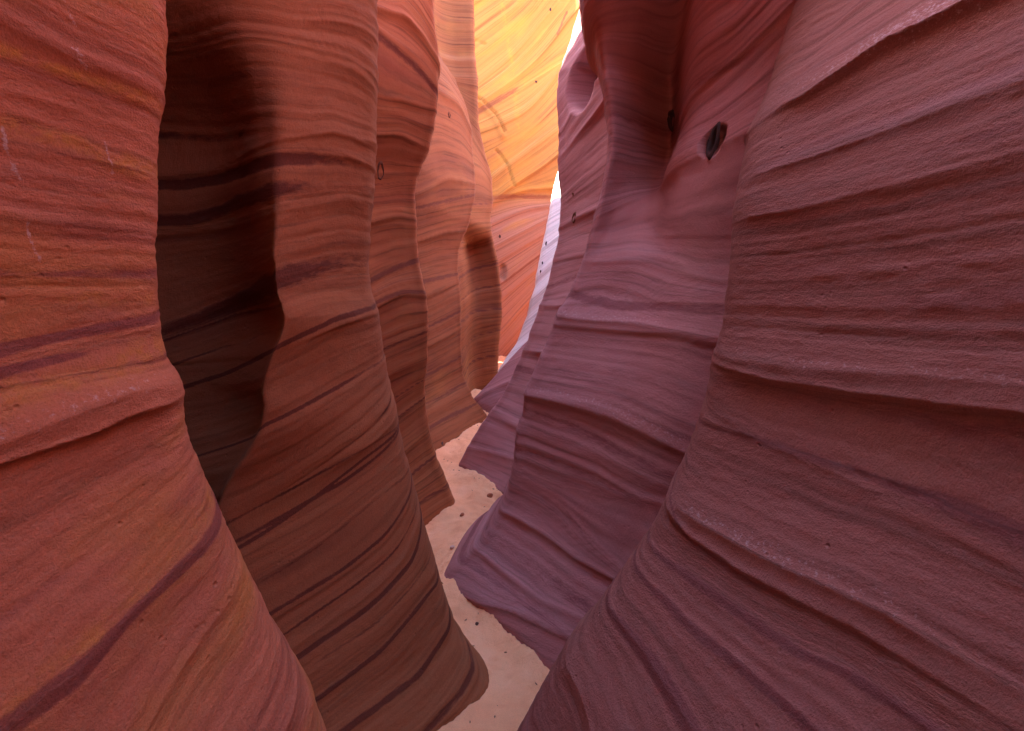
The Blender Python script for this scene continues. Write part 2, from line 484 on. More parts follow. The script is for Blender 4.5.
# ---- near left wall
wall('L1', -1, 1.10,
     [(163, 0), (163, 40), (160, 80), (157, 130), (155, 180), (155, 240), (157, 290), (161, 335), (168, 362), (178, 376), (182, 390), (183, 412), (190, 440), (199, 465), (216, 505), (233, 540), (252, 583), (273, 627), (295, 667), (310, 690), (325, 731), (345, 790), (375, 880)],
     [(3.0, -0.78), (4.0, -0.85), (5.5, -0.85), (7.0, -0.75)],
     [(0, [(0.9, -6.5), (0.55, -5.0), (0.6, -3.5), (0.40, -2.0), (0.36, -1.2), (0.28, -0.75), (0.17, -0.42), (0.06, -0.15), (0, 0), (0.05, 0.10), (0.25, 0.22), (0.8, 0.32), (2.0, 0.40)]),
      (2.5, [(0.9, -6.5), (0.55, -5.0), (0.6, -3.5), (0.40, -2.0), (0.36, -1.2), (0.28, -0.75), (0.17, -0.42), (0.06, -0.15), (0, 0), (0.05, 0.10), (0.25, 0.22), (0.8, 0.32), (2.0, 0.40)]),
      (3.3, [(-1.9, -6.5), (-2.2, -5.0), (-2.4, -3.5), (-2.2, -2.2), (-1.7, -1.5), (-1.2, -1.05), (-0.5, -0.66), (-0.05, -0.25), (0, 0), (0.05, 0.10), (0.25, 0.22), (0.8, 0.32), (2.0, 0.40)])],  # unseen overhang above the camera, added to block skylight
     M_L1, 'close pink red sandstone wall filling the left edge, with one slanting ledge', LG,
     ridges=[R([(0, 26), (75, 62), (158, 104)], 0.012, 0.09, 0.03), R([(43, 150, 0.4), (105, 163), (154, 179)], 0.006, 0.08, 0.012),
             R([(0, 439), (66, 416), (131, 393), (179, 380, 0.5)], 0.016, 0.05, 0.10, ledge='slanting pale edged ledge', bed_highlight=0.42), R([(0, 464), (82, 436), (131, 413), (182, 395, 0.5)], 0.014, 0.10, 0.006),
             R([(213, 531), (165, 583), (130, 617), (79, 672), (20, 717)], 0.006, 0.06, 0.02),
             R([(295, 665), (281, 731)], 0.008, 0.03, 0.015), R([(240, 576), (192, 652), (148, 727)], 0.005, 0.04, 0.01)],
     stains=[S([(0, 50), (66, 74), (158, 114)], 8.1, 'o'), S([(0, 125, 1), (66, 140), (108, 160), (154, 176)], 12, 'o'), S([(43, 152, 0.3), (105, 166, 0.6), (154, 181, 0.4)], 4.1),
             S([(0, 274, 0.8), (40, 274), (154, 273, 0.8)], 6.8), S([(0, 350), (66, 334), (151, 319, 0.7)], 8.1), S([(0, 372, 0.8), (50, 360), (100, 350, 0.3)], 6.8),
             S([(0, 300, 0.6), (154, 297, 0.9)], 12, 'o'), S([(0, 395), (90, 380), (157, 345)], 19, 'o'), S([(102, 371, 0.6), (157, 360, 0.7)], 5.4),
             S([(213, 531, 0.9), (165, 583), (130, 617, 0.8), (79, 672), (20, 717, 0.8)], 8.1), S([(192, 531, 0.7), (151, 583), (113, 617), (60, 672)], 11, 'o')],
     marks=[([(0, 128), (4, 145), (13, 168), (18, 178)], 2.2, 'pale', 0.75), ([(60, 0), (66, 16), (73, 28)], 1.3, 'pale', 0.7), ([(103, 143), (107, 158), (111, 174)], 1.5, 'pale', 0.65),
            ([(26, 222), (31, 240), (40, 262)], 1.7, 'pale', 0.7), ([(70, 50), (82, 66)], 5, 'pale', 0.55)],
     top=5.3, c=0.0034, lam=0.004, lump=0.010, seed=3)

# ---- second left wall: dark recess and rounded flank
wall('L2', -1, 2.05,
     [(375, 0), (377, 60), (376, 120), (375, 170), (372, 230), (370, 262), (372, 292), (380, 312), (384, 345), (391, 385), (397, 408), (404, 445), (414, 485), (425, 525), (437, 565), (449, 605), (458, 630), (470, 650), (482, 666), (493, 683), (495, 700), (495, 760)],
     [(3.3, -0.42), (4.2, -0.34), (5.5, -0.42), (7, -0.6)],
     [(0, [(2.4, -1.3), (1.6, -1.2), (1.0, -0.95), (0.76, -0.74), (0.62, -0.60), (0.22, -0.24), (0.05, -0.08), (0, 0), (0.03, 0.14), (0.2, 0.32), (0.7, 0.5), (2.2, 0.62)]),
      (0.60, [(2.4, -0.75), (1.6, -0.55), (1.0, -0.46), (0.64, -0.44), (0.60, -0.50), (0.24, -0.24), (0.05, -0.07), (0, 0), (0.03, 0.14), (0.2, 0.32), (0.7, 0.5), (2.2, 0.62)]),
      (0.85, [(2.4, -0.45), (1.5, -0.28), (0.90, -0.24), (0.55, -0.37), (0.51, -0.43), (0.22, -0.22), (0.05, -0.07), (0, 0), (0.03, 0.14), (0.2, 0.32), (0.7, 0.5), (2.2, 0.62)]),
      (1.25, [(2.4, -0.40), (1.3, -0.24), (0.60, -0.20), (0.32, -0.37), (0.28, -0.43), (0.13, -0.23), (0.03, -0.08), (0, 0), (0.03, 0.14), (0.2, 0.32), (0.7, 0.5), (2.2, 0.62)]),
      (1.55, [(2.4, -0.40), (1.2, -0.24), (0.50, -0.18), (0.21, -0.37), (0.17, -0.43), (0.08, -0.24), (0.02, -0.08), (0, 0), (0.03, 0.14), (0.2, 0.32), (0.7, 0.5), (2.2, 0.62)]),
      (2.1, [(2.4, -0.45), (1.2, -0.26), (0.50, -0.24), (0.26, -0.38), (0.18, -0.40), (0.08, -0.23), (0.02, -0.08), (0, 0), (0.03, 0.14), (0.2, 0.32), (0.7, 0.5), (2.2, 0.62)]),
      (2.6, [(2.4, -0.65), (1.2, -0.44), (0.52, -0.46), (0.32, -0.44), (0.19, -0.36), (0.09, -0.22), (0.02, -0.09), (0, 0), (0.03, 0.14), (0.2, 0.32), (0.7, 0.5), (2.2, 0.62)]),
      (3.1, [(2.4, -1.0), (0.9, -0.95), (0.25, -0.90), (0.14, -0.76), (0.08, -0.60), (0.05, -0.24), (0.02, -0.08), (0, 0), (0.03, 0.14), (0.2, 0.32), (0.7, 0.5), (2.2, 0.62)])],  # unseen overhang above the recess, shaped to keep it dark
     M_L2, 'tall orange brown buttress with dark maroon stripes, its left half in deep shadow', LG,
     ridges=[R([(297, 344, 0.2), (341, 325), (379, 311)], 0.016, 0.07, 0.012), R([(321, 476, 0.3), (362, 449), (396, 406)], 0.014, 0.08, 0.03),
             R([(288, 140, 0.3), (330, 133), (374, 150)], 0.010, 0.06, 0.03), R([(314, 154, 0.2), (347, 157), (376, 172)], 0.012, 0.05, 0.02), R([(320, 60, 0.3), (352, 70), (375, 92)], 0.012, 0.07, 0.03),
             R([(300, 20, 0.2), (350, 25), (375, 40)], 0.010, 0.07, 0.03), R([(318, 205, 0.2), (350, 200), (371, 208)], 0.008, 0.05, 0.02)],
     stains=[S([(160, 135, 0.6), (216, 138, 0.5), (288, 135, 0.2), (373, 144, 0.2)], 4), S([(158, 184), (189, 185), (232, 174), (265, 163), (314, 158, 0.8), (347, 161, 0.7), (376, 177, 0.4)], 5),
             S([(157, 220), (189, 220), (235, 204), (275, 190), (327, 184, 0.3), (370, 186, 0)], 6), S([(160, 331), (218, 310), (263, 288), (294, 274), (338, 262, 0.9), (369, 260, 0.6)], 8),
             S([(164, 341, 0.9), (235, 315, 0.8), (294, 298, 0.3)], 1.6), S([(170, 366, 0.7), (218, 349, 0.6), (262, 335, 0.3)], 1.9),
             S([(184, 387), (225, 373), (270, 351), (297, 339), (335, 320), (379, 301, 0.6)], 2.2), S([(198, 455, 0.8), (263, 426), (335, 390), (369, 370, 0.5)], 1.6),
             S([(287, 488, 0.4), (341, 449, 0.8), (389, 407)], 1.6), S([(328, 488), (369, 455), (399, 425, 0.7)], 1.4), S([(244, 515, 0.7), (305, 481, 0.8), (350, 455, 0.5)], 1.4), S([(244, 537), (343, 481), (395, 440, 0.6)], 1.6),
             S([(261, 584, 0.6), (316, 549, 0.6), (367, 508, 0.6)], 1.2), S([(274, 613), (343, 570), (384, 536), (411, 491, 0.9)], 1.6),
             S([(285, 635, 0.7), (352, 590, 0.8), (392, 556, 0.8), (416, 510, 0.6)], 1.1), S([(295, 659), (374, 604), (415, 560), (421, 525, 0.8)], 2), S([(305, 672, 0.6), (380, 622, 0.8), (425, 570, 0.6)], 1.1), S([(315, 703), (384, 649), (428, 594), (439, 577, 0.8)], 1.6),
             S([(346, 731), (421, 676), (452, 618, 0.9)], 2.2), S([(432, 727), (462, 693), (474, 659)], 2.5)],
     top=5.6, c=0.0034, lam=0.004, lump=0.012, seed=5)

# ---- third left buttress
wall('L3', -1, 3.76,
     [(434, 0), (436, 32), (440, 66), (438, 100), (435, 129), (428, 155), (419, 176), (417, 193), (418, 214), (419, 240), (420, 260), (425, 285), (429, 306), (429, 325), (429, 358), (426, 380), (426, 400), (428, 425), (437, 459), (448, 486), (455, 503), (457, 512), (457, 530)],
     [(4.4, -0.62), (5.5, -0.7), (7, -0.8)],
     [(0, [(2.2, -1.35), (1.3, -1.25), (0.75, -1.05), (0.42, -0.75), (0.2, -0.30), (0.05, -0.07), (0, 0), (0.03, 0.14), (0.25, 0.35), (0.8, 0.5), (2.2, 0.6)])],
     M_L3, 'third fluted orange buttress from the front left, its thin foot on the sand', LG,
     ridges=[R([(375, 8), (404, 17), (428, 43), (438, 63)], 0.030, 0.10, 0.04), R([(375, 135), (399, 134), (428, 148)], 0.025, 0.12, 0.04), R([(372, 223), (399, 217), (418, 222)], 0.025, 0.12, 0.04),
             R([(372, 308), (404, 294), (428, 296)], 0.025, 0.10, 0.03), R([(387, 376), (428, 358)], 0.015, 0.10, 0.03), R([(400, 455), (437, 425)], 0.012, 0.10, 0.03), R([(378, 95, 0.5), (400, 98), (437, 110)], 0.015, 0.1, 0.04)],
     stains=[S([(377, 34), (399, 52), (425, 75), (435, 90)], 3.9), S([(372, 279), (399, 267), (419, 259)], 2.8), S([(372, 304), (404, 290), (428, 292)], 1.7), S([(385, 350, 0.7), (430, 330, 0.7)], 1.4), S([(405, 480), (440, 450)], 1.1), S([(415, 505), (448, 482)], 1.1),
             S([(375, 185, 0.6), (418, 180, 0.4)], 1.1), S([(395, 420, 0.8), (427, 395)], 1.1), S([(392, 400, 0.8), (426, 378, 0.7)], 0.83)],
     top=6.8, c=0.0038, lam=0.006, lump=0.02, seed=7, outer=7.5)

# ---- fourth left buttress
wall('L4', -1, 6.4,
     [(425, 20), (436, 45), (443, 62), (454, 79), (466, 108), (470, 132), (473, 165), (474, 197), (469, 221), (463, 235), (458, 250), (456, 270), (459, 294), (460, 323), (461, 346), (463, 373), (467, 385), (473, 398), (482, 408), (488, 416), (490, 430)],
     [(5.4, -1.35), (6.5, -1.9), (7.5, -2.3)],
     [(0, [(2.2, -2.5), (1.2, -2.3), (0.75, -2.0), (0.46, -1.5), (0.30, -1.0), (0.12, -0.4), (0.03, -0.1), (0, 0), (0.05, 0.18), (0.35, 0.4), (1.0, 0.55), (2.4, 0.6)])],
     M_L4, 'rounded orange buttress with a pink sloping shoulder, fourth back on the left', LG,
     ridges=[R([(440, 97), (457, 108), (472, 132)], 0.05, 0.25, 0.06), R([(419, 193), (443, 179), (472, 185)], 0.04, 0.2, 0.06), R([(419, 240), (440, 231), (463, 231)], 0.04, 0.15, 0.05),
             R([(428, 294), (457, 282)], 0.035, 0.15, 0.05), R([(432, 345), (460, 330)], 0.02, 0.12, 0.04)],
     stains=[S([(425, 282), (457, 273)], 1.7), S([(420, 205, 0.7), (472, 195, 0.7)], 1.7), S([(430, 325), (460, 310)], 1.1), S([(431, 372), (462, 355)], 1.1), S([(432, 400), (470, 380)], 1.1), S([(436, 425), (478, 402)], 1.1)],
     top=6.9, c=0.0040, lam=0.008, lump=0.03, seed=9, outer=8)

# ---- fifth left column
wall('L5', -1, 8.2,
     [(473, 0), (474, 50), (477, 88), (478, 126), (484, 152), (491, 178), (492, 200), (489, 216), (490, 232), (497, 262), (501, 294), (501, 317), (498, 344), (497, 370), (500, 420)],
     [(6.9, -0.63)],
     [(0, [(2.4, -2.3), (1.3, -2.1), (0.62, -1.6), (0.46, -0.9), (0.40, -0.14), (0.30, -0.06), (0.12, -0.03), (0, 0), (0.06, 0.16), (0.5, 1.2), (2.6, 2.3)]),  # hidden end extended back, unseen, to keep sun off the far walls
      (1.0, [(2.4, -2.3), (1.3, -2.1), (0.66, -1.6), (0.52, -0.9), (0.45, -0.14), (0.36, -0.06), (0.15, -0.03), (0, 0), (0.06, 0.16), (0.5, 1.2), (2.6, 2.3)]),
      (2.30, [(2.4, -2.3), (1.3, -2.1), (0.66, -1.6), (0.52, -0.9), (0.44, 0.06), (0.34, 0.16), (0.13, 0.09), (0, 0), (0.06, 0.16), (0.5, 1.2), (2.6, 2.3)]),
      (2.62, [(2.4, -2.3), (1.3, -2.1), (0.66, -1.6), (0.46, -1.0), (0.34, -0.75), (0.22, -0.52), (0.08, -0.2), (0, 0), (0.06, 0.16), (0.5, 1.2), (2.6, 2.3)]),
      (3.2, [(2.4, -2.3), (1.3, -2.1), (0.66, -1.6), (0.42, -1.0), (0.30, -0.6), (0.16, -0.3), (0.05, -0.08), (0, 0), (0.06, 0.16), (0.5, 1.2), (2.6, 2.3)]),
      (5.0, [(2.4, -2.3), (1.3, -2.1), (0.80, -1.5), (0.62, -0.6), (0.50, -0.25), (0.34, -0.10), (0.15, -0.04), (0, 0), (0.06, 0.16), (0.5, 1.2), (2.6, 2.3)])],
     M_L4, 'narrow brown column of rock at the left of the golden far wall', LG,
     ridges=[R([(453, 78), (475, 78)], 0.04, 0.2, 0.05), R([(478, 140), (490, 180)], 0.03, 0.2, 0.05), R([(462, 243), (492, 233)], 0.05, 0.15, 0.06)],
     stains=[S([(460, 276), (498, 264)], 1.4), S([(462, 300), (500, 285)], 1.1), S([(462, 320), (500, 308)], 1.1), S([(465, 345), (498, 330)], 1.1), S([(473, 205), (490, 203)], 1.1), S([(466, 368), (490, 355)], 1.1)],
     top=6.6, c=0.0042, lam=0.008, lump=0.03, seed=13, outer=8.5)

# ---- golden far wall across the end
wall('F', 1, 12.0,
     [(300, -20), (297, 100), (294, 200), (292, 300), (290, 420)],
     [(9.5, -4.9), (13, -4.8)],
     [(0, [(9.0, -1.9), (8.0, -1.2), (7.3, -0.3), (6.6, 0.35), (5.6, 0.55), (4.6, 0.4), (3.8, 0.2), (3.2, 0.05), (2.6, -0.1), (1.6, -0.5), (0.0, -1.3)])],
     M_F, 'glowing golden far wall of slanting cross beds closing the slot', None,
     ridges=[R([(476, 85), (518, 53), (554, 7)], 0.03, 0.2, 0.08), R([(481, 101), (515, 80), (540, 59), (564, 27), (579, 4)], 0.04, 0.25, 0.08), R([(480, 132), (504, 123), (534, 108), (556, 75)], 0.04, 0.2, 0.08),
             R([(484, 185), (494, 176), (526, 153), (557, 130)], 0.04, 0.2, 0.08), R([(490, 203), (515, 184), (532, 175), (557, 156)], 0.06, 0.2, 0.06), R([(490, 206), (517, 190), (555, 188)], 0.05, 0.15, 0.05),
             R([(493, 223), (520, 210), (550, 205)], 0.04, 0.15, 0.04), R([(495, 247), (543, 221)], 0.04, 0.15, 0.05), R([(497, 262), (541, 235)], 0.03, 0.15, 0.05), R([(502, 300), (535, 270)], 0.03, 0.15, 0.05), R([(503, 330), (525, 305)], 0.03, 0.15, 0.05)],
     stains=[S([(478, 112, 0.8), (515, 90, 0.8), (530, 80, 0.1)], 5), S([(490, 198, 0.6), (517, 196, 0.7), (552, 196, 0.6)], 4), S([(500, 285, 0.8), (535, 258, 0.8)], 2)],
     top=11.5, c=0.0036, lam=0.012, lump=0.05, seed=17, outer=9, refpx=(522, 150), slope=2.5,
     marks=[([(478, 98), (486, 103), (495, 114), (504, 131)], 1.2, 'crack', -0.10), ([(496, 150), (507, 163), (514, 185)], 0.9, 'crack', -0.07), ([(474, 40), (485, 44)], 0.8, 'crack', -0.05),
            ([(479, 101), (487, 107), (495, 119), (503, 136)], 3, 'fold', 0.05),
            ([(502, 5), (509, 40), (515, 84), (518, 130)], 3, 'ochre', 0.6), 
            ([(566, 12), (562, 24), (558, 34)], 1.2, 'stain', 0.9)], cat='rock wall', scoops=[(503, 272, 0.10, 0.22, 0.10, 0.0)])

# ---- near right wall
wall('R1', 1, 1.45,
     [(792, 0), (787, 27), (773, 72), (759, 109), (748, 140), (739, 181), (734, 208), (731, 245), (727, 285), (722, 326), (713, 354), (705, 396), (689, 445), (672, 484), (648, 533), (618, 577), (587, 621), (560, 656), (520, 731), (490, 790), (470, 830)],
     [(2.9, 1.00), (3.6, 1.30), (4.5, 1.5), (6.0, 1.6)],
     [(0, [(-2.0, -7.6), (-0.6, -6.4), (0.40, -5.0), (0.15, -3.4), (0.36, -2.0), (0.36, -1.3), (0.31, -0.9), (0.22, -0.5), (0.09, -0.18), (0, 0), (0.04, 0.12), (0.22, 0.26), (0.8, 0.36), (2.2, 0.42)]),
      (1.5, [(-2.0, -7.6), (-0.6, -6.4), (0.40, -5.0), (0.15, -3.4), (0.36, -2.0), (0.36, -1.3), (0.31, -0.9), (0.22, -0.5), (0.09, -0.18), (0, 0), (0.04, 0.12), (0.22, 0.26), (0.8, 0.36), (2.2, 0.42)]),
      (2.9, [(-2.0, -7.6), (-0.6, -6.4), (0.40, -5.0), (0.15, -3.4), (0.36, -2.0), (0.36, -1.3), (0.31, -0.9), (0.22, -0.5), (0.09, -0.18), (0, 0), (-0.06, 0.30), (0.0, 0.70), (0.6, 0.90), (2.2, 0.95)])],  # unseen bulge toward the next wall, added to shade the crevice
     M_R1, 'broad mauve red wall filling the right edge, crossed by pale sweeping ledges', RG,
     ridges=[R([(747, 139, 0.25), (809, 103, 0.6), (898, 53), (1001, 4)], 0.050, 0.17, 0.030, ledge='steep pale ledge near the top', bed_highlight=0.62), R([(741, 185, 0.4), (791, 167), (862, 142), (948, 110), (1022, 85)], 0.0122, 0.07, 0.02), R([(732, 224, 0.4), (791, 213), (855, 197), (919, 180, 0.8), (1022, 153, 0.6)], 0.015, 0.07, 0.03),
             R([(780, 57), (827, 32), (869, 0)], 0.0102, 0.06, 0.02), R([(721, 332), (807, 343), (899, 352), (1020, 359)], 0.00476, 0.03, 0.012),
             R([(714, 350, 0.4), (771, 366), (842, 373), (913, 377), (1024, 388)], 0.0122, 0.05, 0.05, ledge='level ledge at mid height', bed_highlight=0.42), R([(714, 361, 0.4), (771, 379), (860, 393), (949, 405), (1024, 414)], 0.015, 0.06, 0.010),
             R([(673, 497, 0.35), (699, 521, 0.8), (740, 545), (799, 576), (811, 580), (897, 621, 0.9), (966, 658, 0.6), (1024, 693, 0.4)], 0.0204, 0.06, 0.03, ledge='pale ledge sweeping down to the lower right', bed_highlight=0.48), R([(668, 507), (692, 538), (740, 569), (800, 600), (863, 631, 0.8), (966, 693, 0.5)], 0.0109, 0.05, 0.010),
             R([(648, 532), (692, 577), (740, 611), (800, 652), (846, 669), (928, 724)], 0.00476, 0.05, 0.012), R([(634, 552), (658, 590), (685, 621), (800, 714)], 0.0034, 0.05, 0.012), R([(606, 590), (634, 638), (665, 683), (692, 728)], 0.00408, 0.05, 0.015),
             R([(565, 648), (579, 686), (593, 731)], 0.0102, 0.05, 0.02), R([(705, 396, 0.7), (760, 440), (850, 480, 0.6), (1000, 560, 0.3)], 0.0068, 0.08, 0.02)],
     stains=[S([(884, 482, 0.6), (932, 497), (1024, 535)], 5), S([(648, 535), (692, 580), (740, 614), (800, 655), (846, 672), (928, 727)], 3.5), S([(634, 555), (658, 593), (685, 624), (800, 717)], 3.5),
             S([(606, 593), (634, 641), (665, 686), (692, 731)], 6), S([(672, 500, 0.8), (690, 542), (740, 575, 0.7), (800, 606, 0.4)], 3), S([(860, 410, 0.4), (949, 430, 0.7), (1024, 440, 0.8)], 9)],
     top=4.9, c=0.0036, lam=0.002, lump=0.008, seed=23)

# ---- middle right wall
wall('R2', 1, 2.82,
     [(580, 0), (583, 23), (594, 41), (601, 72), (605, 100), (609, 136), (608, 159), (601, 190), (592, 226), (580, 267), (572, 285), (557, 316), (542, 352), (533, 376), (526, 392), (523, 412), (516, 430), (514, 463), (509, 491), (498, 515), (480, 542), (460, 560), (448, 572), (445, 582), (445, 620)],
     [(3.6, 0.34), (4.4, 0.45), (5.4, 0.65), (6.5, 0.8)],
     [(0, [(2.4, -1.45), (1.4, -1.32), (0.95, -1.12), (0.64, -0.86), (0.40, -0.55), (0.20, -0.27), (0.05, -0.06), (0, 0), (0.03, 0.24), (0.20, 0.72), (0.8, 0.85), (2.4, 0.9)]),
      (1.0, [(2.4, -1.25), (1.5, -1.10), (1.02, -0.90), (0.68, -0.70), (0.42, -0.48), (0.22, -0.24), (0.06, -0.06), (0, 0), (0.03, 0.24), (0.20, 0.72), (0.8, 0.85), (2.4, 0.9)]),
      (1.75, [(2.4, -1.15), (1.5, -1.02), (1.02, -0.86), (0.70, -0.66), (0.44, -0.44), (0.24, -0.20), (0.06, -0.05), (0, 0), (0.03, 0.24), (0.20, 0.72), (0.8, 0.85), (2.4, 0.9)]),
      (1.98, [(2.4, -1.20), (1.5, -1.08), (0.95, -0.92), (0.64, -0.68), (0.34, -0.36), (0.28, -0.04), (0.10, 0.04), (0, 0), (0.03, 0.24), (0.20, 0.72), (0.8, 0.85), (2.4, 0.9)]),
      (2.30, [(2.4, -1.30), (1.4, -1.18), (0.82, -1.00), (0.56, -0.70), (0.31, -0.30), (0.38, 0.26), (0.14, 0.12), (0, 0), (0.03, 0.24), (0.20, 0.72), (0.8, 0.85), (2.4, 0.9)]),
      (2.52, [(2.4, -1.35), (1.4, -1.25), (0.80, -1.08), (0.58, -0.74), (0.36, -0.32), (0.44, 0.40), (0.16, 0.15), (0, 0), (0.03, 0.24), (0.20, 0.72), (0.8, 0.85), (2.4, 0.9)]),
      (2.80, [(2.4, -1.45), (1.4, -1.35), (0.78, -1.22), (0.60, -0.90), (0.36, -0.46), (0.44, 0.26), (0.16, 0.05), (0, -0.02), (0.03, 0.24), (0.20, 0.72), (0.8, 0.85), (2.4, 0.9)]),
      (3.20, [(2.4, -1.55), (1.4, -1.45), (0.76, -1.38), (0.62, -1.15), (0.40, -0.92), (0.36, -0.45), (0.16, -0.38), (0, -0.20), (0.03, 0.24), (0.20, 0.72), (0.8, 0.85), (2.4, 0.9)]),
      (3.8, [(2.4, -1.62), (1.4, -1.58), (0.78, -1.54), (0.62, -1.44), (0.48, -1.34), (0.34, -1.24), (0.10, -1.0), (0, -0.5), (0.03, 0.24), (0.20, 0.72), (0.8, 0.85), (2.4, 0.9)])],
     M_R2, 'mauve middle right wall with dark hollow at top and a flaring foot on the sand', RG,
     ridges=[R([(597, 217), (636, 199), (679, 171), (711, 153), (748, 133)], 0.015, 0.08, 0.03), R([(700, 90, 0.5), (739, 55), (785, 10)], 0.0136, 0.08, 0.02), R([(700, 50, 0.7), (739, 22), (760, 0)], 0.0102, 0.06, 0.02), R([(692, 130, 0.6), (720, 112), (770, 70)], 0.00816, 0.06, 0.02),
             R([(557, 314), (589, 322), (642, 326), (713, 338)], 0.0218, 0.07, 0.05, ledge='upper ledge', bed_highlight=0.42), R([(559, 325), (607, 331), (671, 335), (713, 344)], 0.0136, 0.08, 0.012), R([(527, 394), (564, 404), (614, 418), (649, 433), (678, 447)], 0.0306, 0.10, 0.06, ledge='middle ledge', bed_highlight=0.42),
             R([(503, 510), (543, 532), (577, 558), (608, 575)], 0.0238, 0.10, 0.03), R([(478, 549), (509, 577), (543, 604), (577, 618)], 0.0204, 0.08, 0.03), R([(450, 590), (474, 599), (515, 614), (567, 638)], 0.0306, 0.10, 0.035, ledge='lowest ledge over the sand'),
             R([(562, 508, 0.6), (591, 539), (608, 556)], 0.0068, 0.05, 0.012), R([(516, 465), (540, 478), (600, 495, 0.5), (640, 505, 0.3)], 0.0102, 0.06, 0.02), R([(580, 262, 0.7), (640, 262), (720, 285, 0.5)], 0.0068, 0.08, 0.03), R([(596, 240, 0.7), (660, 235), (725, 235, 0.5)], 0.00816, 0.06, 0.02)],
     stains=[S([(585, 298, 0.7), (617, 306), (656, 308, 0.6)], 4), S([(560, 296, 0.3), (600, 288, 0.6), (640, 300, 0.4)], 2.5), S([(540, 415, 0.4), (600, 440, 0.6), (680, 480, 0.5)], 4), S([(520, 450, 0.5), (600, 480, 0.5), (650, 510, 0.4)], 3), S([(470, 562), (520, 595, 0.7), (560, 628, 0.5)], 3), S([(490, 535, 0.6), (540, 570, 0.6), (580, 600, 0.6)], 4),
             S([(690, 95, 0.5), (740, 60, 0.6), (780, 30, 0.4)], 3)],
     scoops=[(714, 142, 0.05, 0.075, 0.07, 0.3)],
     marks=[([(690, 150), (665, 190), (640, 225), (625, 262)], 16, 'fold', 0.022)],
     top=6.2, c=0.0034, lam=0.003, lump=0.010, seed=29)

# ---- third right wall
wall('R3', 1, 4.70,
     [(580, 8), (574, 23), (566, 50), (558, 72), (556, 97), (558, 120), (560, 138), (559, 176), (561, 205), (558, 238), (553, 258), (549, 276), (542, 300), (536, 317), (530, 332), (526, 345), (519, 360), (511, 377), (501, 397), (490, 412), (479, 426), (468, 443), (457, 463), (456, 475), (456, 520)],
     [(4.6, 0.75), (5.5, 1.0), (7.0, 1.3)],
     [(0, [(2.4, -1.6), (1.4, -1.5), (0.85, -1.25), (0.46, -0.78), (0.24, -0.36), (0.05, -0.06), (0, 0), (0.05, 0.16), (0.3, 0.4), (0.9, 0.55), (2.6, 0.65)])],
     M_R2, 'violet fin behind the middle right wall, with scooped dark hollow and low pointed toe', RG,
     ridges=[R([(559, 161), (580, 135), (601, 111)], 0.0408, 0.18, 0.05), R([(564, 128), (579, 103), (600, 82)], 0.034, 0.04, 0.18), R([(558, 231), (575, 220), (593, 213)], 0.0204, 0.12, 0.04),
             R([(539, 305), (562, 306)], 0.0204, 0.1, 0.03), R([(524, 350), (539, 354)], 0.0408, 0.10, 0.03), R([(490, 413), (514, 425)], 0.034, 0.12, 0.06), R([(471, 449), (514, 458)], 0.0238, 0.1, 0.05), R([(474, 475), (500, 490)], 0.0204, 0.08, 0.03), R([(556, 258), (580, 255)], 0.0102, 0.08, 0.03)],
     stains=[S([(535, 285, 0.6), (565, 280, 0.6)], 3), S([(520, 370, 0.7), (530, 372, 0.7)], 3)],
     top=5.3, c=0.0038, lam=0.005, lump=0.03, seed=31, outer=7.5, scoops=[(586, 72, 0.24, 0.36, 0.42, 0.45, 0.55)])

# ---- low pink mound behind it
wall('R4', 1, 7.1,
     [(560, 260), (545, 310), (530, 338), (516, 352), (498, 372), (489, 382), (481, 390), (475, 398), (473, 404), (473, 430)],
     [(2.6, 1.2), (3.2, 1.8)],
     [(0, [(2.6, -1.3), (1.5, -1.2), (0.6, -0.9), (0.3, -0.65), (0.12, -0.35), (0.03, -0.08), (0, 0), (0.05, 0.16), (0.4, 0.4), (1.0, 0.5), (2.8, 0.6)])],
     M_R2, 'small low pink mound of rock at the far turn of the sandy path', RG,
     ridges=[R([(476, 399), (500, 388)], 0.03, 0.12, 0.05)], top=3.1, c=0.0042, lam=0.010, lump=0.02, seed=37, outer=7.8)

# ---- bright pale wall beyond
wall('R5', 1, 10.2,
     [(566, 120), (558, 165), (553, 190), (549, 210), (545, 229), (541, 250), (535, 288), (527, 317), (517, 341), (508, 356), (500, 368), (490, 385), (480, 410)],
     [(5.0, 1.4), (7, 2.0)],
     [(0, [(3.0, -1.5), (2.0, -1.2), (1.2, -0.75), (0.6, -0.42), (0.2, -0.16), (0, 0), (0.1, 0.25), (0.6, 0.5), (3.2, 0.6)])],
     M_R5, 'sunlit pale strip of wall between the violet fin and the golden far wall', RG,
     ridges=[R([(542, 250), (556, 238)], 0.04, 0.15, 0.03), R([(538, 275), (552, 262)], 0.04, 0.15, 0.03), R([(530, 305), (545, 290)], 0.04, 0.15, 0.03), R([(549, 208), (562, 200)], 0.04, 0.15, 0.03)],
     top=5.0, c=0.0042, lam=0.012, lump=0.03, seed=41, outer=8.2)

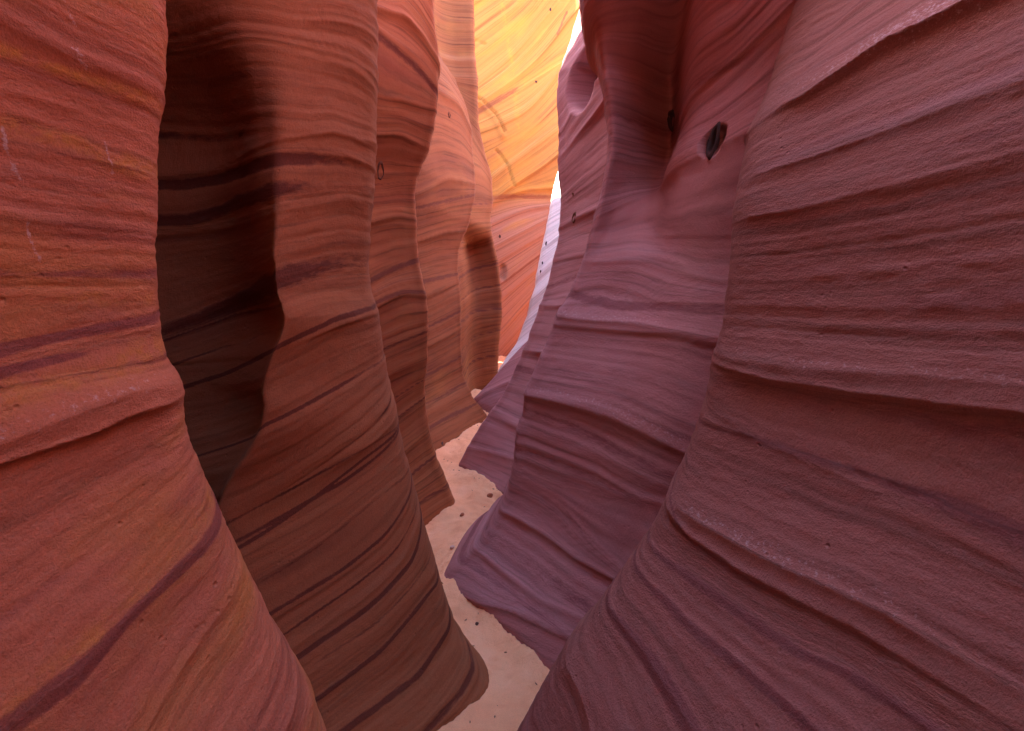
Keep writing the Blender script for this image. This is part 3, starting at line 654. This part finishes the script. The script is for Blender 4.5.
# ------------------------------------------------------------------ sand floor
def sand_material():
    m, nt, b = new_mat('peach_sand')
    g = N(nt)
    P = g.obj()
    n1 = g.noise(P, 3.0, 4, 0.6)
    col = g.ramp(n1, [(0.3, (0.78, 0.35, 0.18)), (0.5, (0.86, 0.41, 0.215)), (0.7, (0.90, 0.46, 0.26))])
    gr = g.noise(P, 420, 3, 0.8)
    col = g.mix(1.0, col, g.ramp(gr, [(0.25, 0.72), (0.5, 1.0), (0.75, 1.12)]), 'MULTIPLY')
    nt.links.new(col, b.inputs['Base Color'])
    b.inputs['Roughness'].default_value = 0.95
    b.inputs['Specular IOR Level'].default_value = 0.15
    nm = g.noise(P, 55, 4, 0.65)
    h = g.math('ADD', g.math('MULTIPLY', nm, 1.0), g.math('MULTIPLY', gr, 0.3))
    nt.links.new(g.bump(h, 0.008, 0.6), b.inputs['Normal'])
    return m

M_SAND = sand_material()

def sand_height(X, Y):
    h = 0.026 * fbm(X * 3.1, Y * 2.6, 90, 4) * 2
    h += 0.008 * fbm(X * 11, Y * 9, 95, 3) * 2
    h += 0.0035 * np.sin(Y * 62 + 9 * vnoise(X * 3, Y * 2, 71) + 14 * X) * smooth(vnoise(X * 2.1, Y * 1.7, 72), -0.1, 0.25)
    h -= 0.02 * smooth(vnoise(X * 4.3, Y * 3.1, 99), 0.12, 0.36)
    d = np.full(np.shape(X), 9.0)
    near = (np.abs(X) < 2) & (Y > 1.0) & (Y < 10)
    if np.any(near):
        xn, yn = np.asarray(X)[near], np.asarray(Y)[near]
        dn = np.full(xn.shape, 9.0)
        for bx, by in FEET: dn = np.minimum(dn, np.hypot(xn - bx, yn - by))
        d[near] = dn
    bank = 0.030 + 0.035 * vnoise(X * 5.0, Y * 4.2, 105)
    h = h + np.maximum(bank, 0.008) * np.exp(-(d / 0.07))
    return h

FEET = []
for key_ in ('L1', 'L2', 'L3', 'L4', 'R1', 'R2', 'R3', 'R4'):
    Pw = WALLS[key_][1]
    row = Pw[np.argmin(np.abs(Pw[:, 0, 2]))]
    last = np.array([9.0, 9.0])
    for pt in row[:, :2]:
        if pt[1] > 1.2 and pt[1] < 9 and abs(pt[0]) < 1.6 and np.hypot(*(pt - last)) > 0.03:
            FEET.append((pt[0], pt[1])); last = pt

xs = np.concatenate([np.linspace(-25, -1.3, 12)[:-1], np.arange(-1.3, 1.3, 0.012), np.linspace(1.3, 25, 12)])
ys = np.concatenate([np.linspace(-20, 1.2, 12)[:-1], np.arange(1.2, 4.5, 0.010), np.arange(4.5, 10, 0.03), np.linspace(10, 40, 10)])
GX, GY = np.meshgrid(xs, ys)
GZ = sand_height(GX, GY)
idx = np.arange((len(ys) - 1))[:, None] * len(xs) + np.arange(len(xs) - 1)[None]
q = np.stack([idx, idx + 1, idx + 1 + len(xs), idx + len(xs)], -1).reshape(-1, 4)
sand = mesh_np('sand_floor', np.stack([GX, GY, GZ], -1).reshape(-1, 3), q, M_SAND)
tag(sand, kind='structure')

# ------------------------------------------------------------------ pockets in the walls
def plain(name, col, rough=0.85, var=0.25, scale=60, bump=0.4):
    m, nt, b = new_mat(name)
    g = N(nt)
    n = g.noise(g.obj(), scale, 4, 0.65)
    c = g.ramp(n, [(0.3, tuple(x * (1 - var) for x in col)), (0.7, tuple(x * (1 + var) for x in col))])
    nt.links.new(c, b.inputs['Base Color'])
    b.inputs['Roughness'].default_value = rough
    b.inputs['Specular IOR Level'].default_value = 0.25
    nt.links.new(g.bump(n, 0.004, bump), b.inputs['Normal'])
    return m

M_IRON = plain('ironstone', (0.055, 0.025, 0.022))
M_BROWN = plain('brown_pocket_stone', (0.16, 0.060, 0.035))

def pocket(key, px, py, wpx, hpx, ang=0.0, depth=0.25, mat=None, label=None, lift=0.0):
    """a small oval weathering pocket: raised lip round a dark bowl"""
    ob, P, nrm, on_wall = WALLS[key]
    r, c = on_wall(px, py)
    p = P[r, c]
    n = np.zeros(3)
    for a in range(-6, 7, 3):
        for b in range(-6, 7, 3):
            n += nrm[min(max(r + a, 0), P.shape[0] - 1), min(max(c + b, 0), P.shape[1] - 1)]
    n /= np.linalg.norm(n)
    up = np.array([0, 0, 1.0]); up -= n * (up @ n); up /= np.linalg.norm(up)
    side = np.cross(up, n)
    t1 = math.cos(ang) * side + math.sin(ang) * up
    t2 = -math.sin(ang) * side + math.cos(ang) * up
    a, b = wpx * P[r, c, 1] / F, hpx * P[r, c, 1] / F
    rr = min(a, b)
    rings = [(1.35, -0.35), (1.18, 0.12), (1.02, 0.22), (0.88, 0.10), (0.78, -depth), (0.5, -depth * 1.5), (0.2, -depth * 1.8), (0.02, -depth * 1.85)]
    NS = 28
    V = []
    for q, h in rings:
        for k in range(NS):
            th = 2 * math.pi * k / NS
            wv = 1 + 0.10 * math.sin(2 * th + px) + 0.07 * math.sin(3 * th + py) + 0.04 * math.sin(7 * th + px)
            V.append(p + t1 * (math.cos(th) * a * q * wv) + t2 * (math.sin(th) * b * q * wv) + n * (h * rr + lift))
    Q = [(i * NS + k, i * NS + (k + 1) % NS, (i + 1) * NS + (k + 1) % NS, (i + 1) * NS + k) for i in range(len(rings) - 1) for k in range(NS)]
    o = mesh_np('pocket', np.array(V), np.array(Q), mat or M_IRON, parent=ob)
    if label: o['label'] = label
    return o

pocket('R2', 714, 142, 4.5, 13, -0.25, 1.2, label='dark oval pocket with a pale lip', lift=0.066)
pocket('R2', 673, 120, 4.2, 8.5, -0.2, 0.25, M_IRON, label='dark ringed oval mark inside the shaded hollow', lift=0.010)
pocket('R3', 575, 217, 2.0, 4.2, -0.3, 0.5, M_BROWN, lift=0.004)
pocket('R3', 573, 194, 0.8, 1.4, 0, 0.3, M_BROWN, lift=0.004)
pocket('L3', 381, 172, 4, 7, 0, 0.3, M_BROWN, lift=0.002)
pocket('L4', 448, 115, 2.0, 2.6, 0.5, 0.2, M_BROWN, lift=0.004)
pocket('R5', 546, 244, 0.9, 1.5, 0, 0.1, lift=0.01)
pocket('R5', 543, 262, 0.8, 1.2, 0, 0.1, lift=0.01)
pocket('R5', 541, 271, 0.8, 1.2, 0, 0.1, lift=0.01)
pocket('F', 500, 236, 0.8, 1.2, 0, 0.1, lift=0.01)
pocket('F', 551, 9, 0.8, 1.2, 0, 0.1, lift=0.01)
pocket('F', 536, 82, 0.8, 1.0, 0, 0.1, lift=0.01)

# ------------------------------------------------------------------ loose stones and litter on the sand
M_DARK = plain('dark_brown_stone', (0.10, 0.045, 0.035))
M_RUST = plain('rusty_stone', (0.40, 0.13, 0.07))
M_PALE = plain('pale_pink_stone', (0.62, 0.38, 0.30))
M_TWIG = plain('dry_twig', (0.16, 0.09, 0.06))

def stone(px, py, wpx, flat, mat, label, seed, sink=0.25, at=None):
    if at is None:
        Y = F * CZ / (py - HY); X = (px - CX) * Y / F
        Z = float(sand_height(np.array([X]), np.array([Y]))[0])
        Y = F * (CZ - Z) / (py - HY); X = (px - CX) * Y / F
        Z = float(sand_height(np.array([X]), np.array([Y]))[0])
        base = np.array([X, Y, Z])
    else:
        ob, P, nrm, on_wall = WALLS[at]
        base = P[on_wall(px, py)].copy(); Y = base[1]
    r = wpx * 0.5 * Y / F
    nu, nv = 20, 11
    rnd = np.random.RandomState(seed)
    cuts = [(rnd.normal(size=3), rnd.uniform(0.62, 0.9)) for _ in range(9)]
    V = []
    for i in range(nv):
        ph = math.pi * i / (nv - 1)
        for k in range(nu):
            th = 2 * math.pi * k / nu
            d = np.array([math.sin(ph) * math.cos(th), math.sin(ph) * math.sin(th), math.cos(ph)])
            m = 1.0
            for cn, cd in cuts:
                cn = cn / np.linalg.norm(cn)
                if d @ cn > 1e-6: m = min(m, cd / (d @ cn))
            V.append(d * m * np.array([r, r * (0.7 + 0.25 * rnd.rand() * 0), r * flat]))
    V = np.array(V)
    V[:, 2] += r * flat * (1 - 2 * sink)
    Q = [(i * nu + k, i * nu + (k + 1) % nu, (i + 1) * nu + (k + 1) % nu, (i + 1) * nu + k) for i in range(nv - 1) for k in range(nu)]
    o = mesh_np('stone', V, np.array(Q), mat)
    o.location = base; o.rotation_euler = (0, 0, rnd.uniform(0, 6.28))
    tag(o, label, 'stone', 'loose stones lying in the slot', 'thing')

stone(441, 446, 8, 0.7, M_DARK, 'dark brown stone at the foot of the fourth left buttress', 1)
stone(490, 497, 7, 0.7, M_RUST, 'rusty red stone between the violet fin and the middle right wall', 2)
stone(462, 516, 6, 0.6, M_RUST, 'small rusty stone just off the toe of the third left buttress', 3)
stone(477, 624, 5, 0.6, M_DARK, 'tiny dark stone on the nearest sand, beside the second left buttress', 4)
stone(452, 549, 6, 0.6, M_PALE, 'small pale stone in the middle of the sandy path', 8)

# dry leaf and twig scraps strewn over the sand: too many and too small to count
rnd = np.random.RandomState(11)
V, Q = [], []
for k in range(150):
    Y = 1.7 + 4.5 * rnd.rand() ** 1.6
    X = rnd.uniform(-0.75, 0.35)
    Z = float(sand_height(np.array([X]), np.array([Y]))[0])
    L = rnd.uniform(0.004, 0.022) ; wd = rnd.uniform(0.0008, 0.0022) * (1 + 0.2 * Y)
    a = rnd.uniform(0, 6.28); tz = rnd.uniform(-0.25, 0.25)
    d = np.array([math.cos(a), math.sin(a), tz]); sd = np.array([-math.sin(a), math.cos(a), 0])
    up = np.array([0, 0, 1.0]); p = np.array([X, Y, Z + wd * 0.8])
    bend = sd * rnd.uniform(-0.004, 0.004)
    i0 = len(V)
    for t, off, ww in ((-1, 0, 0.6), (0, 1, 1.0), (1, 0, 0.4)):
        cpt = p + d * (t * L / 2) + bend * off
        for e in ((1, 0), (0, 1), (-1, 0), (0, -1)):
            V.append(cpt + sd * (e[0] * wd * ww) + up * (e[1] * wd * ww))
    for sgm in range(2):
        for e in range(4):
            Q.append((i0 + sgm * 4 + e, i0 + sgm * 4 + (e + 1) % 4, i0 + sgm * 4 + 4 + (e + 1) % 4, i0 + sgm * 4 + 4 + e))
lit = mesh_np('twig_litter', np.array(V), np.array(Q), M_TWIG)
tag(lit, 'scattered scraps of dry twigs and leaves on the peach sand', 'litter', None, 'stuff')

# ------------------------------------------------------------------ light
SUN = np.array([-0.60, -0.10, 0.79]); SUN /= np.linalg.norm(SUN)
elev = math.asin(SUN[2]); rot = math.atan2(SUN[0], SUN[1])
w = bpy.data.worlds.new('World'); SC.world = w; w.use_nodes = True
nt = w.node_tree
sky = nt.nodes.new('ShaderNodeTexSky'); sky.sky_type = 'NISHITA'; sky.sun_disc = False
sky.sun_elevation = elev; sky.sun_rotation = rot
nt.links.new(sky.outputs[0], nt.nodes['Background'].inputs[0])
nt.nodes['Background'].inputs[1].default_value = 0.15
sl = bpy.data.lights.new('sun', 'SUN'); sl.energy = 4.6; sl.angle = math.radians(0.5); sl.color = (1.0, 0.90, 0.76)
so = bpy.data.objects.new('sun', sl); COL.objects.link(so)
from mathutils import Vector
so.rotation_euler = Vector((-SUN[0], -SUN[1], -SUN[2])).to_track_quat('-Z', 'Y').to_euler()
so.location = (-3, -6, 14)

SC.view_settings.view_transform = 'Standard'
SC.view_settings.look = 'None'
SC.view_settings.exposure = 3.75
SC.view_settings.gamma = 1.0
SC.view_settings.use_curve_mapping = False
SC.render.engine = 'CYCLES'
cy = SC.cycles
cy.max_bounces = 8; cy.diffuse_bounces = 4; cy.glossy_bounces = 3
cy.use_denoising = True
try: cy.denoiser = 'OPENIMAGEDENOISE'
except Exception: pass
cy.caustics_reflective = False; cy.caustics_refractive = False
